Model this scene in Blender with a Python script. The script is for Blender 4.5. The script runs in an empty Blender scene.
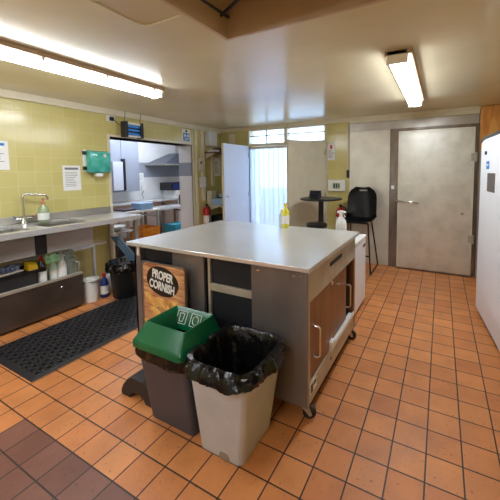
import bpy, bmesh, math, random
from mathutils import Vector, Matrix, noise
random.seed(4)
PI = math.pi
scene = bpy.context.scene
COL = scene.collection
T = .158            # floor tile pitch
CAMH = 8.861 * T

# ------------------------------------------------------------------ camera
yaw, pitch, roll = math.radians(-27.18), math.radians(4.22), math.radians(-.44)
fw = Vector((math.sin(yaw)*math.cos(pitch), math.cos(yaw)*math.cos(pitch), -math.sin(pitch)))
r0 = Vector((math.cos(yaw), -math.sin(yaw), 0)); u0 = r0.cross(fw)
rr = math.cos(roll)*r0 + math.sin(roll)*u0; uu = -math.sin(roll)*r0 + math.cos(roll)*u0
cam = bpy.data.objects.new('camera', bpy.data.cameras.new('camera')); COL.objects.link(cam)
m3 = Matrix((rr, uu, -fw)).transposed()
cam.matrix_world = Matrix.Translation((0, 0, CAMH)) @ m3.to_4x4()
cam.data.sensor_width = 36; cam.data.lens = 305/500*36
cam.data.shift_x = -(284.5-250)/500; cam.data.shift_y = (194.3-250)/500
cam.data.clip_start = .02
scene.camera = cam

# ------------------------------------------------------------------ world and exposure
w = bpy.data.worlds.new('sky'); scene.world = w; w.use_nodes = True
w.node_tree.nodes['Background'].inputs[0].default_value = (.52, .74, 1, 1)
w.node_tree.nodes['Background'].inputs[1].default_value = 2.0
vs = scene.view_settings
vs.view_transform = 'Standard'; vs.look = 'None'; vs.gamma = 1; vs.exposure = 1.74; vs.use_curve_mapping = False
LAMP = 10.0         # emission of the fluorescent diffusers

# ------------------------------------------------------------------ materials
def lin(c):
    return tuple(((v/255)/12.92 if v/255 <= .04045 else (((v/255)+.055)/1.055)**2.4) for v in c) + (1,)
MATS = {}
def mat(name, rgb, rough=.5, metal=0, var=0, scale=8, bump=0, rgb2=None, emit=0, trans=0, alpha=1, stretch=None, spec=None, ior=None, coat=0, rvar=0):
    if name in MATS: return MATS[name]
    m = bpy.data.materials.new(name); m.use_nodes = True; nt = m.node_tree; n = nt.nodes; L = nt.links
    b = n['Principled BSDF']
    b.inputs['Base Color'].default_value = lin(rgb); b.inputs['Roughness'].default_value = rough
    b.inputs['Metallic'].default_value = metal
    if spec is not None: b.inputs['Specular IOR Level'].default_value = spec
    if ior: b.inputs['IOR'].default_value = ior
    if coat: b.inputs['Coat Weight'].default_value = coat; b.inputs['Coat Roughness'].default_value = .1
    if trans: b.inputs['Transmission Weight'].default_value = trans
    if emit: b.inputs['Emission Color'].default_value = lin(rgb); b.inputs['Emission Strength'].default_value = emit
    b.inputs['Alpha'].default_value = alpha
    tc = n.new('ShaderNodeTexCoord'); mp = n.new('ShaderNodeMapping'); L.new(tc.outputs['Object'], mp.inputs[0])
    if stretch: mp.inputs['Scale'].default_value = stretch
    nz = n.new('ShaderNodeTexNoise'); nz.inputs['Scale'].default_value = scale; nz.inputs['Detail'].default_value = 5
    L.new(mp.outputs[0], nz.inputs['Vector'])
    if var or rgb2:
        mx = n.new('ShaderNodeMix'); mx.data_type = 'RGBA'
        c1 = lin(rgb); c2 = lin(rgb2) if rgb2 else tuple(v*(1-var) for v in c1[:3])+(1,)
        mx.inputs[6].default_value = c1; mx.inputs[7].default_value = c2
        rp = n.new('ShaderNodeValToRGB'); rp.color_ramp.elements[0].position = .38; rp.color_ramp.elements[1].position = .68
        L.new(nz.outputs['Fac'], rp.inputs[0]); L.new(rp.outputs[0], mx.inputs[0]); L.new(mx.outputs[2], b.inputs['Base Color'])
    if rvar:
        mr = n.new('ShaderNodeMapRange'); mr.inputs[1].default_value = .3; mr.inputs[2].default_value = .7
        mr.inputs[3].default_value = max(.03, rough-rvar); mr.inputs[4].default_value = rough+rvar
        L.new(nz.outputs['Fac'], mr.inputs[0]); L.new(mr.outputs[0], b.inputs['Roughness'])
    if bump:
        bp = n.new('ShaderNodeBump'); bp.inputs['Strength'].default_value = bump; bp.inputs['Distance'].default_value = .01
        L.new(nz.outputs['Fac'], bp.inputs['Height']); L.new(bp.outputs[0], b.inputs['Normal'])
    MATS[name] = m
    return m

def floor_mat():
    m = bpy.data.materials.new('quarry_tiles'); m.use_nodes = True; nt = m.node_tree; n = nt.nodes; L = nt.links
    b = n['Principled BSDF']
    tc = n.new('ShaderNodeTexCoord'); mp = n.new('ShaderNodeMapping'); mp.vector_type = 'POINT'
    mp.inputs['Location'].default_value = (2.189*T + 40*T, -7.967*T + 40*T, 0)
    L.new(tc.outputs['Object'], mp.inputs[0])
    def brick(c1, c2):
        k = n.new('ShaderNodeTexBrick'); k.offset = 0; k.squash = 1
        k.inputs['Scale'].default_value = 1; k.inputs['Brick Width'].default_value = T; k.inputs['Row Height'].default_value = T
        k.inputs['Mortar Size'].default_value = .0042; k.inputs['Mortar Smooth'].default_value = .35
        k.inputs['Color1'].default_value = lin(c1); k.inputs['Color2'].default_value = lin(c2); k.inputs['Mortar'].default_value = lin((48, 32, 24))
        L.new(mp.outputs[0], k.inputs['Vector']); return k
    k1 = brick((222, 148, 86), (206, 130, 72)); k2 = brick((140, 92, 74), (124, 78, 62))
    sp = n.new('ShaderNodeSeparateXYZ'); L.new(tc.outputs['Object'], sp.inputs[0])
    def cmp(sock, op, v):
        q = n.new('ShaderNodeMath'); q.operation = op; L.new(sock, q.inputs[0]); q.inputs[1].default_value = v; return q
    a = cmp(sp.outputs[1], 'LESS_THAN', T*(-3+7.967)); c = cmp(sp.outputs[0], 'GREATER_THAN', T*(-11-2.189)); d = cmp(sp.outputs[0], 'LESS_THAN', T*(-4-2.189))
    e = n.new('ShaderNodeMath'); e.operation = 'MULTIPLY'; L.new(a.outputs[0], e.inputs[0]); L.new(c.outputs[0], e.inputs[1])
    g = n.new('ShaderNodeMath'); g.operation = 'MULTIPLY'; L.new(e.outputs[0], g.inputs[0]); L.new(d.outputs[0], g.inputs[1])
    mx = n.new('ShaderNodeMix'); mx.data_type = 'RGBA'; L.new(g.outputs[0], mx.inputs[0]); L.new(k1.outputs[0], mx.inputs[6]); L.new(k2.outputs[0], mx.inputs[7])
    nz = n.new('ShaderNodeTexNoise'); nz.inputs['Scale'].default_value = 5; nz.inputs['Detail'].default_value = 8; L.new(tc.outputs['Object'], nz.inputs['Vector'])
    rp = n.new('ShaderNodeValToRGB'); rp.color_ramp.elements[0].position = .3; rp.color_ramp.elements[1].position = .7
    rp.color_ramp.elements[0].color = (.74, .70, .66, 1); rp.color_ramp.elements[1].color = (1, 1, 1, 1); L.new(nz.outputs['Fac'], rp.inputs[0])
    nz2 = n.new('ShaderNodeTexNoise'); nz2.inputs['Scale'].default_value = 55; nz2.inputs['Detail'].default_value = 3; L.new(tc.outputs['Object'], nz2.inputs['Vector'])
    rp2 = n.new('ShaderNodeValToRGB'); rp2.color_ramp.elements[0].position = .27; rp2.color_ramp.elements[1].position = .36
    rp2.color_ramp.elements[0].color = (.55, .45, .4, 1); L.new(nz2.outputs['Fac'], rp2.inputs[0])
    m1 = n.new('ShaderNodeMix'); m1.data_type = 'RGBA'; m1.blend_type = 'MULTIPLY'; m1.inputs[0].default_value = 1
    L.new(mx.outputs[2], m1.inputs[6]); L.new(rp.outputs[0], m1.inputs[7])
    m2 = n.new('ShaderNodeMix'); m2.data_type = 'RGBA'; m2.blend_type = 'MULTIPLY'; m2.inputs[0].default_value = 1
    L.new(m1.outputs[2], m2.inputs[6]); L.new(rp2.outputs[0], m2.inputs[7]); L.new(m2.outputs[2], b.inputs['Base Color'])
    mr = n.new('ShaderNodeMapRange'); mr.inputs[3].default_value = .30; mr.inputs[4].default_value = .62; L.new(nz.outputs['Fac'], mr.inputs[0]); L.new(mr.outputs[0], b.inputs['Roughness'])
    ad = n.new('ShaderNodeMath'); ad.operation = 'MULTIPLY_ADD'; L.new(k1.outputs['Fac'], ad.inputs[0]); ad.inputs[1].default_value = -1; L.new(nz2.outputs['Fac'], ad.inputs[2])
    bp = n.new('ShaderNodeBump'); bp.inputs['Strength'].default_value = .35; bp.inputs['Distance'].default_value = .004; L.new(ad.outputs[0], bp.inputs['Height']); L.new(bp.outputs[0], b.inputs['Normal'])
    return m
def wall_tile_mat(name, axis, off, zoff, w_, h_, c1, c2, mort):
    m = bpy.data.materials.new(name); m.use_nodes = True; nt = m.node_tree; n = nt.nodes; L = nt.links; b = n['Principled BSDF']
    tc = n.new('ShaderNodeTexCoord'); sp = n.new('ShaderNodeSeparateXYZ'); cb = n.new('ShaderNodeCombineXYZ'); mp = n.new('ShaderNodeMapping')
    L.new(tc.outputs['Object'], sp.inputs[0]); L.new(sp.outputs[axis], cb.inputs[0]); L.new(sp.outputs[2], cb.inputs[1]); L.new(cb.outputs[0], mp.inputs[0])
    mp.inputs['Location'].default_value = (40*w_-off, 40*h_-zoff, 0)
    k = n.new('ShaderNodeTexBrick'); k.offset = 0; k.inputs['Scale'].default_value = 1; k.inputs['Brick Width'].default_value = w_; k.inputs['Row Height'].default_value = h_
    k.inputs['Mortar Size'].default_value = .002; k.inputs['Mortar Smooth'].default_value = .3
    k.inputs['Color1'].default_value = lin(c1); k.inputs['Color2'].default_value = lin(c2); k.inputs['Mortar'].default_value = lin(mort)
    L.new(mp.outputs[0], k.inputs['Vector']); L.new(k.outputs[0], b.inputs['Base Color']); b.inputs['Roughness'].default_value = .16
    nz = n.new('ShaderNodeTexNoise'); nz.inputs['Scale'].default_value = 4; L.new(tc.outputs['Object'], nz.inputs['Vector'])
    ad = n.new('ShaderNodeMath'); ad.operation = 'MULTIPLY_ADD'; L.new(k.outputs['Fac'], ad.inputs[0]); ad.inputs[1].default_value = -.5; L.new(nz.outputs['Fac'], ad.inputs[2])
    bp = n.new('ShaderNodeBump'); bp.inputs['Strength'].default_value = .25; bp.inputs['Distance'].default_value = .01; L.new(ad.outputs[0], bp.inputs['Height']); L.new(bp.outputs[0], b.inputs['Normal'])
    return m
GREEN1, GREEN2, GM = (205, 194, 126), (198, 187, 116), (216, 208, 156)
M_floor = floor_mat()
M_tileL = wall_tile_mat('green_tiles_left', 1, 1.504, .967, .152, .152, GREEN1, GREEN2, GM)
M_tileB = wall_tile_mat('green_tiles_back', 0, -1.62, .967, .152, .152, GREEN1, GREEN2, GM)
M_ceil = mat('glossy_ceiling_paint', (226, 215, 180), .22, var=.14, scale=1.3)
M_well = mat('ceiling_opening_board', (190, 164, 132), .5, var=.15, scale=3)
M_cream = mat('cream_gloss_paint', (222, 214, 186), .35, var=.08, scale=6)
M_white = mat('white_paint', (226, 226, 224), .45, var=.05, scale=4)
M_steel = mat('brushed_stainless', (190, 187, 180), .3, .7, rgb2=(164, 158, 150), scale=3, stretch=(1, .5, 1))
M_steeltop = mat('worktop_stainless', (216, 216, 214), .24, .5, rgb2=(208, 207, 204), scale=2)
M_bodysteel = mat('shaded_cabinet_steel', (140, 134, 132), .36, .5, rgb2=(112, 105, 103), scale=3, stretch=(1, 1, .4))  # darker than the fascia: shade on the island front is in the colour
M_facia = mat('pale_cabinet_steel', (190, 182, 166), .4, .35, rgb2=(170, 160, 144), scale=6)
M_cold = mat('scuffed_aluminium', (216, 215, 204), .38, .6, rgb2=(200, 198, 186), scale=6, bump=.1)
M_cold2 = mat('scuffed_aluminium_panel', (220, 218, 204), .36, .4, rgb2=(204, 200, 186), scale=4, bump=.08)
M_darksteel = mat('dark_frame_steel', (138, 130, 120), .35, .7, rgb2=(110, 94, 80), scale=6, stretch=(1, 1, .3))
M_black = mat('black_plastic', (24, 24, 26), .38)
M_rubber = mat('black_rubber', (38, 37, 38), .55, var=.3, scale=30)
M_liner = mat('black_bin_liner', (9, 9, 10), .2, bump=.8, scale=16, spec=.42)
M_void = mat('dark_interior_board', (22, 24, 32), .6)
M_wood = mat('brown_sliding_door', (138, 92, 56), .38, rgb2=(112, 70, 40), scale=5, stretch=(3, 3, .5))
M_ply = mat('orange_varnished_plywood', (226, 164, 84), .4, rgb2=(196, 122, 50), scale=7, stretch=(3, 3, .6))
M_chrome = mat('chrome', (214, 214, 214), .12, 1)
M_green = mat('green_lid_plastic', (0, 100, 60), .28, var=.1)
M_greybin = mat('dark_grey_bin_plastic', (68, 68, 78), .4, var=.12)
M_whitebin = mat('pale_grey_bin_plastic', (190, 190, 192), .45, var=.1, scale=7)
M_fridge = mat('fridge_white', (232, 236, 242), .3)
M_paper = mat('white_paper', (236, 236, 232), .7)
M_ink = mat('grey_print', (120, 120, 124), .7)
M_blueink = mat('blue_print', (20, 120, 190), .6)
M_red = mat('red_enamel', (190, 24, 28), .3)
M_blue = mat('dark_blue_plastic', (28, 52, 120), .35)
M_lightblue = mat('pale_blue_plastic', (150, 186, 224), .4)
M_slate = mat('slate_blue_lid', (92, 118, 140), .35)
M_orange = mat('orange_crate_plastic', (224, 140, 30), .4)
M_yellow = mat('yellow_plastic', (236, 200, 30), .45)
M_wh = mat('white_plastic', (230, 230, 226), .35)
M_mint = mat('mint_green_cloth', (160, 214, 170), .8, var=.1, scale=30, bump=.4)
M_doorL = mat('pale_door_paint', (214, 218, 226), .3)
M_doorR = mat('beige_door_paint', (216, 210, 188), .45, var=.08)
M_band = mat('blue_grey_paint', (146, 152, 164), .45)
M_diff = mat('lit_diffuser', (238, 245, 255), .4, emit=LAMP)
M_diffcool = mat('cool_lit_diffuser', (225, 236, 255), .4, emit=16)
M_uv = mat('glowing_blue_tube', (60, 150, 235), .4, emit=.06)
M_ground = mat('outdoor_paving', (150, 156, 170), .8, var=.15)
M_out = mat('outdoor_grey_wall', (96, 108, 134), .8)
M_teal = mat('teal_clear_plastic', (96, 204, 186), .12, rgb2=(48, 164, 150), scale=9, alpha=.9, coat=.5)
def clear_mat(name, rgb, tr, rough=.2):
    m = bpy.data.materials.new(name); m.use_nodes = True; nt = m.node_tree; n = nt.nodes; L = nt.links
    n.remove(n['Principled BSDF']); o = n['Material Output']
    t = n.new('ShaderNodeBsdfTransparent'); d = n.new('ShaderNodeBsdfDiffuse'); s = n.new('ShaderNodeBsdfTranslucent'); g = n.new('ShaderNodeBsdfGlossy')
    d.inputs[0].default_value = lin(rgb); s.inputs[0].default_value = lin(rgb); g.inputs['Roughness'].default_value = rough
    a = n.new('ShaderNodeMixShader'); a.inputs[0].default_value = .6; L.new(d.outputs[0], a.inputs[1]); L.new(s.outputs[0], a.inputs[2])
    b = n.new('ShaderNodeMixShader'); b.inputs[0].default_value = tr; L.new(a.outputs[0], b.inputs[1]); L.new(t.outputs[0], b.inputs[2])
    c = n.new('ShaderNodeMixShader'); c.inputs[0].default_value = .08; L.new(b.outputs[0], c.inputs[1]); L.new(g.outputs[0], c.inputs[2]); L.new(c.outputs[0], o.inputs[0])
    return m
M_pvc = clear_mat('clouded_pvc', (232, 240, 255), .35)
M_glass = clear_mat('window_glass', (230, 240, 250), .88, .05)
M_clear = clear_mat('clear_plastic', (214, 224, 214), .5)
M_soap = clear_mat('green_soap', (206, 222, 188), .35)

# ------------------------------------------------------------------ mesh helpers
class MB:
    def __init__(s): s.bm = bmesh.new()
    def box(s, x0, x1, y0, y1, z0, z1):
        v = [s.bm.verts.new((x, y, z)) for x in (x0, x1) for y in (y0, y1) for z in (z0, z1)]
        for f in ((0,1,3,2),(4,6,7,5),(0,4,5,1),(2,3,7,6),(0,2,6,4),(1,5,7,3)): s.bm.faces.new([v[i] for i in f])
        return s
    def hexa(s, b, t):      # b, t: four corners each, same order
        v = [s.bm.verts.new(p) for p in b] + [s.bm.verts.new(p) for p in t]; n = len(b)
        s.bm.faces.new(v[:n][::-1]); s.bm.faces.new(v[n:])
        for i in range(n): j = (i+1) % n; s.bm.faces.new((v[i], v[j], v[n+j], v[n+i]))
        return s
    def prism(s, pts, d):   # polygon extruded by vector d
        d = Vector(d); return s.hexa([Vector(p) for p in pts], [Vector(p)+d for p in pts])
    def rings(s, rs, cap0=True, cap1=True):
        V = [[s.bm.verts.new(p) for p in r] for r in rs]; n = len(V[0])
        for a, b in zip(V, V[1:]):
            for i in range(n): j = (i+1) % n; s.bm.faces.new((a[i], a[j], b[j], b[i]))
        if cap0: s.bm.faces.new(V[0][::-1])
        if cap1: s.bm.faces.new(V[-1])
        return s
    def lathe(s, c, prof, n=24, cap0=True, cap1=True):
        c = Vector(c)
        return s.rings([[c+Vector((r*math.cos(2*PI*i/n), r*math.sin(2*PI*i/n), z)) for i in range(n)] for r, z in prof], cap0, cap1)
    def tube(s, path, r, n=10):
        P = [Vector(p) for p in path]; rs = []
        for k, p in enumerate(P):
            if k == 0: t = P[1]-P[0]
            elif k == len(P)-1: t = P[-1]-P[-2]
            else: t = (P[k+1]-p).normalized()+(p-P[k-1]).normalized()
            t.normalize(); a = Vector((0, 0, 1)) if abs(t.z) < .9 else Vector((1, 0, 0))
            if k and abs(prev.dot(t)) < .98: a = prev
            u = (a-t*a.dot(t)).normalized(); v = t.cross(u); prev = u
            if k == 0: prev = u
            rs.append([p+r*(math.cos(2*PI*i/n)*u+math.sin(2*PI*i/n)*v) for i in range(n)])
        return s.rings(rs)
    def bar(s, a, b, w_, h_):
        a, b = Vector(a), Vector(b); t = (b-a).normalized(); q = Vector((0, 0, 1)) if abs(t.z) < .95 else Vector((1, 0, 0))
        u = t.cross(q).normalized()*w_/2; v = u.cross(t).normalized()*h_/2
        return s.hexa([a-u-v, a+u-v, a+u+v, a-u+v], [b-u-v, b+u-v, b+u+v, b-u+v])
ROOTLOC = {}
def turned(o, pos, ang, ax):   # swing a part built about the world origin and place it
    r = ROOTLOC[o.name]
    o.data.transform(Matrix.Translation(Vector(pos)-r) @ Matrix.Rotation(ang, 4, ax) @ Matrix.Translation(r)); return o
def build(name, mb, m, parent=None, bevel=0, smooth=False, local=False, seg=2, sub=0):
    bm = mb.bm; bmesh.ops.recalc_face_normals(bm, faces=bm.faces)
    if parent is not None and not local:
        bmesh.ops.translate(bm, vec=-ROOTLOC[parent.name], verts=bm.verts)
    if bevel:
        es = [e for e in bm.edges if len(e.link_faces) == 2 and e.calc_face_angle(0) > .5]
        bmesh.ops.bevel(bm, geom=es, offset=bevel, segments=seg, profile=.5, affect='EDGES', clamp_overlap=True)
    me = bpy.data.meshes.new(name); bm.to_mesh(me); bm.free()
    o = bpy.data.objects.new(name, me); COL.objects.link(o)
    if m: me.materials.append(m)
    if smooth:
        for p in me.polygons: p.use_smooth = True
        try: me.set_sharp_from_angle(angle=.7)
        except Exception: pass
    if sub:
        k = o.modifiers.new('s', 'SUBSURF'); k.levels = sub; k.render_levels = sub
    if parent is not None:
        o.parent = parent; ROOTLOC[o.name] = ROOTLOC[parent.name]
    else: ROOTLOC[o.name] = Vector((0, 0, 0))
    return o
def tag(o, label, cat, group=None, kind=None):
    o['label'] = label; o['category'] = cat
    if group: o['group'] = group
    if kind: o['kind'] = kind
    return o
def thing(name, label, cat, loc, group=None, rotz=0):
    o = bpy.data.objects.new(name, None); COL.objects.link(o); o.location = loc; o.rotation_euler = (0, 0, rotz); o.empty_display_size = .05
    ROOTLOC[o.name] = Vector(loc); return tag(o, label, cat, group)
def solo(name, mb, m, label, cat, group=None, **k):
    # a thing of one mesh, origin at its base centre
    bm = mb.bm; xs = [v.co for v in bm.verts]
    c = Vector(((min(v.x for v in xs)+max(v.x for v in xs))/2, (min(v.y for v in xs)+max(v.y for v in xs))/2, min(v.z for v in xs)))
    bmesh.ops.translate(bm, vec=-c, verts=bm.verts)
    o = build(name, mb, m, **k); o.location = c; return tag(o, label, cat, group)
def struct(name, mb, m, parent=None, **k):
    o = build(name, mb, m, parent, **k)
    if parent is None: o['kind'] = 'structure'; o['label'] = name.replace('_', ' '); o['category'] = name.split('_')[0]
    return o
def slabel(o, s): o['label'] = s; return o
def text(name, body, size, M, m, parent, ext=.0008, squash=1):
    cu = bpy.data.curves.new(name, 'FONT'); cu.body = body; cu.size = size; cu.align_x = 'CENTER'; cu.align_y = 'CENTER'; cu.extrude = ext; cu.offset = size*.035
    t = bpy.data.objects.new(name+'_src', cu); COL.objects.link(t)
    me = bpy.data.meshes.new_from_object(t.evaluated_get(bpy.context.evaluated_depsgraph_get()))
    bpy.data.objects.remove(t)
    me.transform(Matrix.Translation(-ROOTLOC[parent.name]) @ M @ Matrix.Diagonal((squash, 1, 1, 1)))
    me.materials.clear(); me.materials.append(m); o = bpy.data.objects.new(name, me); COL.objects.link(o); o.parent = parent; ROOTLOC[o.name] = ROOTLOC[parent.name]
    return o
def face_mat(o, right, up, tilt=0):   # matrix whose x = right, y = up, z = right x up
    right, up = Vector(right).normalized(), Vector(up).normalized(); n = right.cross(up)
    m = Matrix((right, up, n)).transposed().to_4x4(); m.translation = Vector(o)
    return m @ Matrix.Rotation(tilt, 4, 'Z')
def arc(c, r, a0, a1, n, plane='xz'):
    out = []
    for i in range(n+1):
        a = a0+(a1-a0)*i/n; u, v = r*math.cos(a), r*math.sin(a)
        out.append({'xz': (c[0]+u, c[1], c[2]+v), 'yz': (c[0], c[1]+u, c[2]+v), 'xy': (c[0]+u, c[1]+v, c[2])}[plane])
    return out
def rrect(x0, x1, y0, y1, z, r, n=4):
    P = []
    for cx, cy, a in ((x1-r, y1-r, 0), (x0+r, y1-r, PI/2), (x0+r, y0+r, PI), (x1-r, y0+r, 1.5*PI)):
        P += [Vector((cx+r*math.cos(a+PI/2*i/n), cy+r*math.sin(a+PI/2*i/n), z)) for i in range(n+1)]
    return P

# ------------------------------------------------------------------ setting
XL, YB, ZC = -3.78, 4.678, 2.21
XR, YF = 1.10, -2.6
slabel(struct('floor', MB().box(-6.2, XR+.1, YF-.1, 6.6, -.06, 0), M_floor), 'orange quarry tile floor with dark grout')
slabel(struct('ground', MB().box(-14, 8, YB+.2, 16, -.3, -.12), M_ground), 'grey paving outside the back door')
solo('garden_wall', MB().box(-9, 4, 7.5, 7.7, -.12, .95), M_out, 'grey-blue low wall outside behind the strip curtain', 'wall')['kind'] = 'structure'
# ceiling with an opening
RX0, RX1, RY0, RY1 = -1.195, .9, .35, 1.57
slabel(struct('ceiling', MB().box(XL-.35, RX0, YF-.1, YB+.1, ZC, ZC+.08).box(RX0, RX1, YF-.1, RY0, ZC, ZC+.08).box(RX0, RX1, RY1, YB+.1, ZC, ZC+.08).box(RX1, XR+.1, YF-.1, YB+.1, ZC, ZC+.08), M_ceil), 'glossy cream ceiling')
slabel(struct('ceiling_opening', MB().box(RX0+.0005, RX0+.02, RY0, RY1, ZC-.004, ZC+.6).box(RX1-.02, RX1-.0005, RY0, RY1, ZC-.004, ZC+.6).box(RX0+.02, RX1-.02, RY1-.02, RY1-.0005, ZC-.004, ZC+.6)
       .box(RX0+.02, RX1-.02, RY0+.0005, RY0+.02, ZC-.004, ZC+.6).box(RX0, RX1, RY0, RY1, ZC+.6, ZC+.63), M_well), 'tan boarded opening in the ceiling')
# left wall with the doorway to the next room
DY0, DY1, DZ = 2.48, 3.93, 1.865
struct('wall_left', MB().box(XL-.3, XL, YF-.1, DY0, 0, ZC).box(XL-.3, XL, DY0, DY1, DZ, ZC).box(XL-.3, XL, DY1, YB, 0, ZC), M_tileL)
t = struct('door_1', MB().box(XL-.31, XL+.012, DY0-.035, DY0, 0, DZ+.03).box(XL-.31, XL+.012, DY1, DY1+.03, 0, DZ+.03).box(XL-.31, XL+.012, DY0, DY1, DZ, DZ+.03), M_cream, bevel=.003)
slabel(t, 'cream frame of the open doorway to the next room')
struct('trim_1', MB().box(XL, XL+.035, YF, YB, ZC-.075, ZC), M_cream, bevel=.004)
for z0, z1, mm, nm in ((0, 1.34, M_white, 'reveal_lower'), (1.34, 1.57, M_band, 'reveal_band'), (1.57, DZ, M_white, 'reveal_upper')):
    struct('trim_2' , MB().box(XL-.3, XL-.015, DY1-.006, DY1-.001, z0, z1), mm)
# back wall: door + transom, tiled column, cold room
BX0, BX1 = -3.135, -1.65
struct('wall_back', MB().box(XL-.3, BX0, YB, YB+.2, 0, ZC).box(BX1, -1.262, YB, YB+.2, 0, ZC).box(-1.262, .42, YB+.02, YB+.2, 0, ZC).box(.42, XR, YB, YB+.2, 0, ZC).box(BX0, BX1, YB, YB+.2, 2.165, ZC), M_tileB)
struct('wall_right', MB().box(XR, XR+.1, YF-.1, YB+.2, 0, ZC), M_tileL)
struct('wall_front', MB().box(XL-.3, XR, YF-.1, YF, 0, ZC), M_cream)
struct('trim_3', MB().box(XL, -1.262, YB-.03, YB, 2.15, ZC).box(-1.262, .42, YB-.05, YB, 2.12, ZC).box(-1.262, .42, YB-.075, YB-.05, 2.175, ZC), M_cream, bevel=.004)
# transom windows
t = struct('window_1', MB().box(BX0, BX1, YB-.01, YB+.1, 1.86, 1.905).box(BX0, BX0+.03, YB-.01, YB+.1, 1.905, 2.165).box(BX1-.03, BX1, YB-.01, YB+.1, 1.905, 2.165)
           .box(-2.40, -2.34, YB-.01, YB+.1, 1.905, 2.165).box(BX0, BX1, YB-.01, YB+.1, 2.135, 2.165), M_cream, bevel=.003)
slabel(t, 'transom window above the strip curtain')
f = build('window_frame', MB().box(BX0+.03, -2.40, YB+.02, YB+.05, 2.035, 2.05).box(-2.34, BX1-.03, YB+.02, YB+.05, 2.035, 2.05).box(-2.77, -2.755, YB+.02, YB+.05, 1.905, 2.135), M_darksteel, t)
build('window_pane', MB().box(BX0+.03, -2.40, YB+.03, YB+.034, 1.905, 2.135), M_glass, t); build('window_pane', MB().box(-2.34, BX1-.03, YB+.03, YB+.034, 1.905, 2.135), M_glass, t)
t = struct('door_2', MB().box(BX0-.04, BX0, YB-.02, YB+.12, 0, 1.86).box(BX1, BX1+.03, YB-.02, YB+.12, 0, 1.86), M_cream, bevel=.003); slabel(t, 'cream frame of the back door')
# plastered strip curtain
t = thing('strip_curtain', 'cloudy clear plastic strip curtain hanging in the back doorway', 'curtain', (-2.4, YB+.05, .02))
build('rail', MB().box(BX0+.003, BX1-.003, YB+.03, YB+.06, 1.815, 1.855), M_cream, t)
n = 15; wd = (BX1-BX0-.02)/n
for i in range(n):
    x = BX0+.01+i*wd; y = YB+.035+.012*(i % 2); mb = MB(); rs = []
    cols = 5
    P = [(x-.008+(wd+.016)*k/cols, y+.006*math.sin(PI*k/cols)) for k in range(cols+1)]
    mb.prism([(a, b, .02) for a, b in P]+[(a, b+.002, .02) for a, b in P[::-1]], (0, 0, 1.80))
    build('strip', mb, M_pvc, t, smooth=True)
# door leaves standing open
def leaf(name, label, hinge, ang, wdt, h, m, knobside):
    t = thing(name, label, 'door', (hinge[0], hinge[1], .01), rotz=ang)
    build('panel', MB().box(0, wdt, -.02, .02, 0, h), m, t, bevel=.004, local=True)
    build('edge_strip', MB().box(wdt, wdt+.006, -.021, .021, 0, h), M_cream, t, local=True)
    k = MB(); k.lathe((0, 0, 0), [(.012, 0), (.012, .03), (.025, .035), (.025, .05), (.012, .06)], 16)
    bmesh.ops.transform(k.bm, matrix=Matrix.Translation((wdt-.06, knobside*.02, 1.0)) @ Matrix.Rotation(-knobside*PI/2, 4, 'X'), verts=k.bm.verts)
    build('knob', k, M_chrome, t, local=True, smooth=True)
    for z in (.2, .95, 1.65): build('hinge', MB().box(-.004, .03, -.024, .024, z, z+.09), M_steel, t, local=True)
leaf('door_leaf', 'pale blue-white door leaf folded open left of strip curtain', (BX0+.02, YB-.045), -PI/2-.02, .70, 1.855, M_doorL, 1)
leaf('door_leaf', 'beige door leaf standing half open beside the round table', (BX1, YB-.05), math.radians(-119), .715, 1.855, M_doorR, -1)
# cold room
t = thing('cold_room', 'scuffed aluminium walk-in cold room front with large door', 'cold room', (-.4, YB, 0))
build('side_panel', MB().box(-1.26, -.665, YB-.03, YB+.015, 0, 2.0), M_cold2, t, bevel=.004)
build('top_panel', MB().box(-1.26, .415, YB-.035, YB+.015, 2.0, 2.12), M_steel, t, bevel=.003)
build('door_frame', MB().box(-.665, -.548, YB-.045, YB+.015, 0, 2.0).box(.375, .42, YB-.045, YB+.015, 0, 2.0).box(-.548, .375, YB-.045, YB+.015, 1.965, 2.0), M_darksteel, t, bevel=.003)
d = build('cold_room_door', MB().box(-.543, .372, YB-.11, YB-.046, .025, 1.955), M_cold, t, bevel=.008)
build('door_edge', MB().box(-.543, -.52, YB-.118, YB-.11, .03, 1.95).box(.35, .372, YB-.118, YB-.11, .03, 1.95).box(-.52, .35, YB-.118, YB-.11, 1.925, 1.95), M_cold2, d)
build('sill', MB().box(-.548, .375, YB-.10, YB-.0, 0, .022), M_darksteel, t)
h = build('handle', MB().box(-.60, -.53, YB-.13, YB-.118, .955, 1.0).box(-.60, -.53, YB-.118, YB-.045, .96, .995), M_darksteel, d, bevel=.004)
build('grip', MB().tube([(-.56, YB-.145, .978), (-.42, YB-.155, .972), (-.30, YB-.165, .966), (-.27, YB-.15, .96)], .012), M_chrome, h, smooth=True)
build('label_plate', MB().box(-.64, -.60, YB-.05, YB-.0455, 1.14, 1.19), M_paper, t)
for z in (1.52, .46): 
    h = build('hinge', MB().box(.33, .40, YB-.135, YB-.118, z, z+.10).tube([(.385, YB-.125, z-.01), (.385, YB-.125, z+.11)], .014), M_steel, d, bevel=.002)
turned(build('latch_dent', MB().lathe((0, 0, 0), [(.018, 0), (.014, .006)], 12), M_chrome, d), (.255, YB-.111, .835), PI/2, 'X')
t = thing('door_closer', 'tall black bar handle on steel post right of cold room door', 'handle', (.475, YB-.12, .6))
build('bar', MB().tube([(.475, YB-.13, .60), (.475, YB-.14, .85), (.475, YB-.13, 1.08)], .016), M_black, t, smooth=True)
for z in (.60, 1.04): build('bracket', MB().box(.455, .495, YB-.118, YB-.062, z, z+.04), M_steel, t)
solo('steel_post', MB().box(.425, .56, YB-.06, YB-.002, 0, 1.655), M_steel, 'grey steel post between cold room and plywood board', 'post', bevel=.004)
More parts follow.
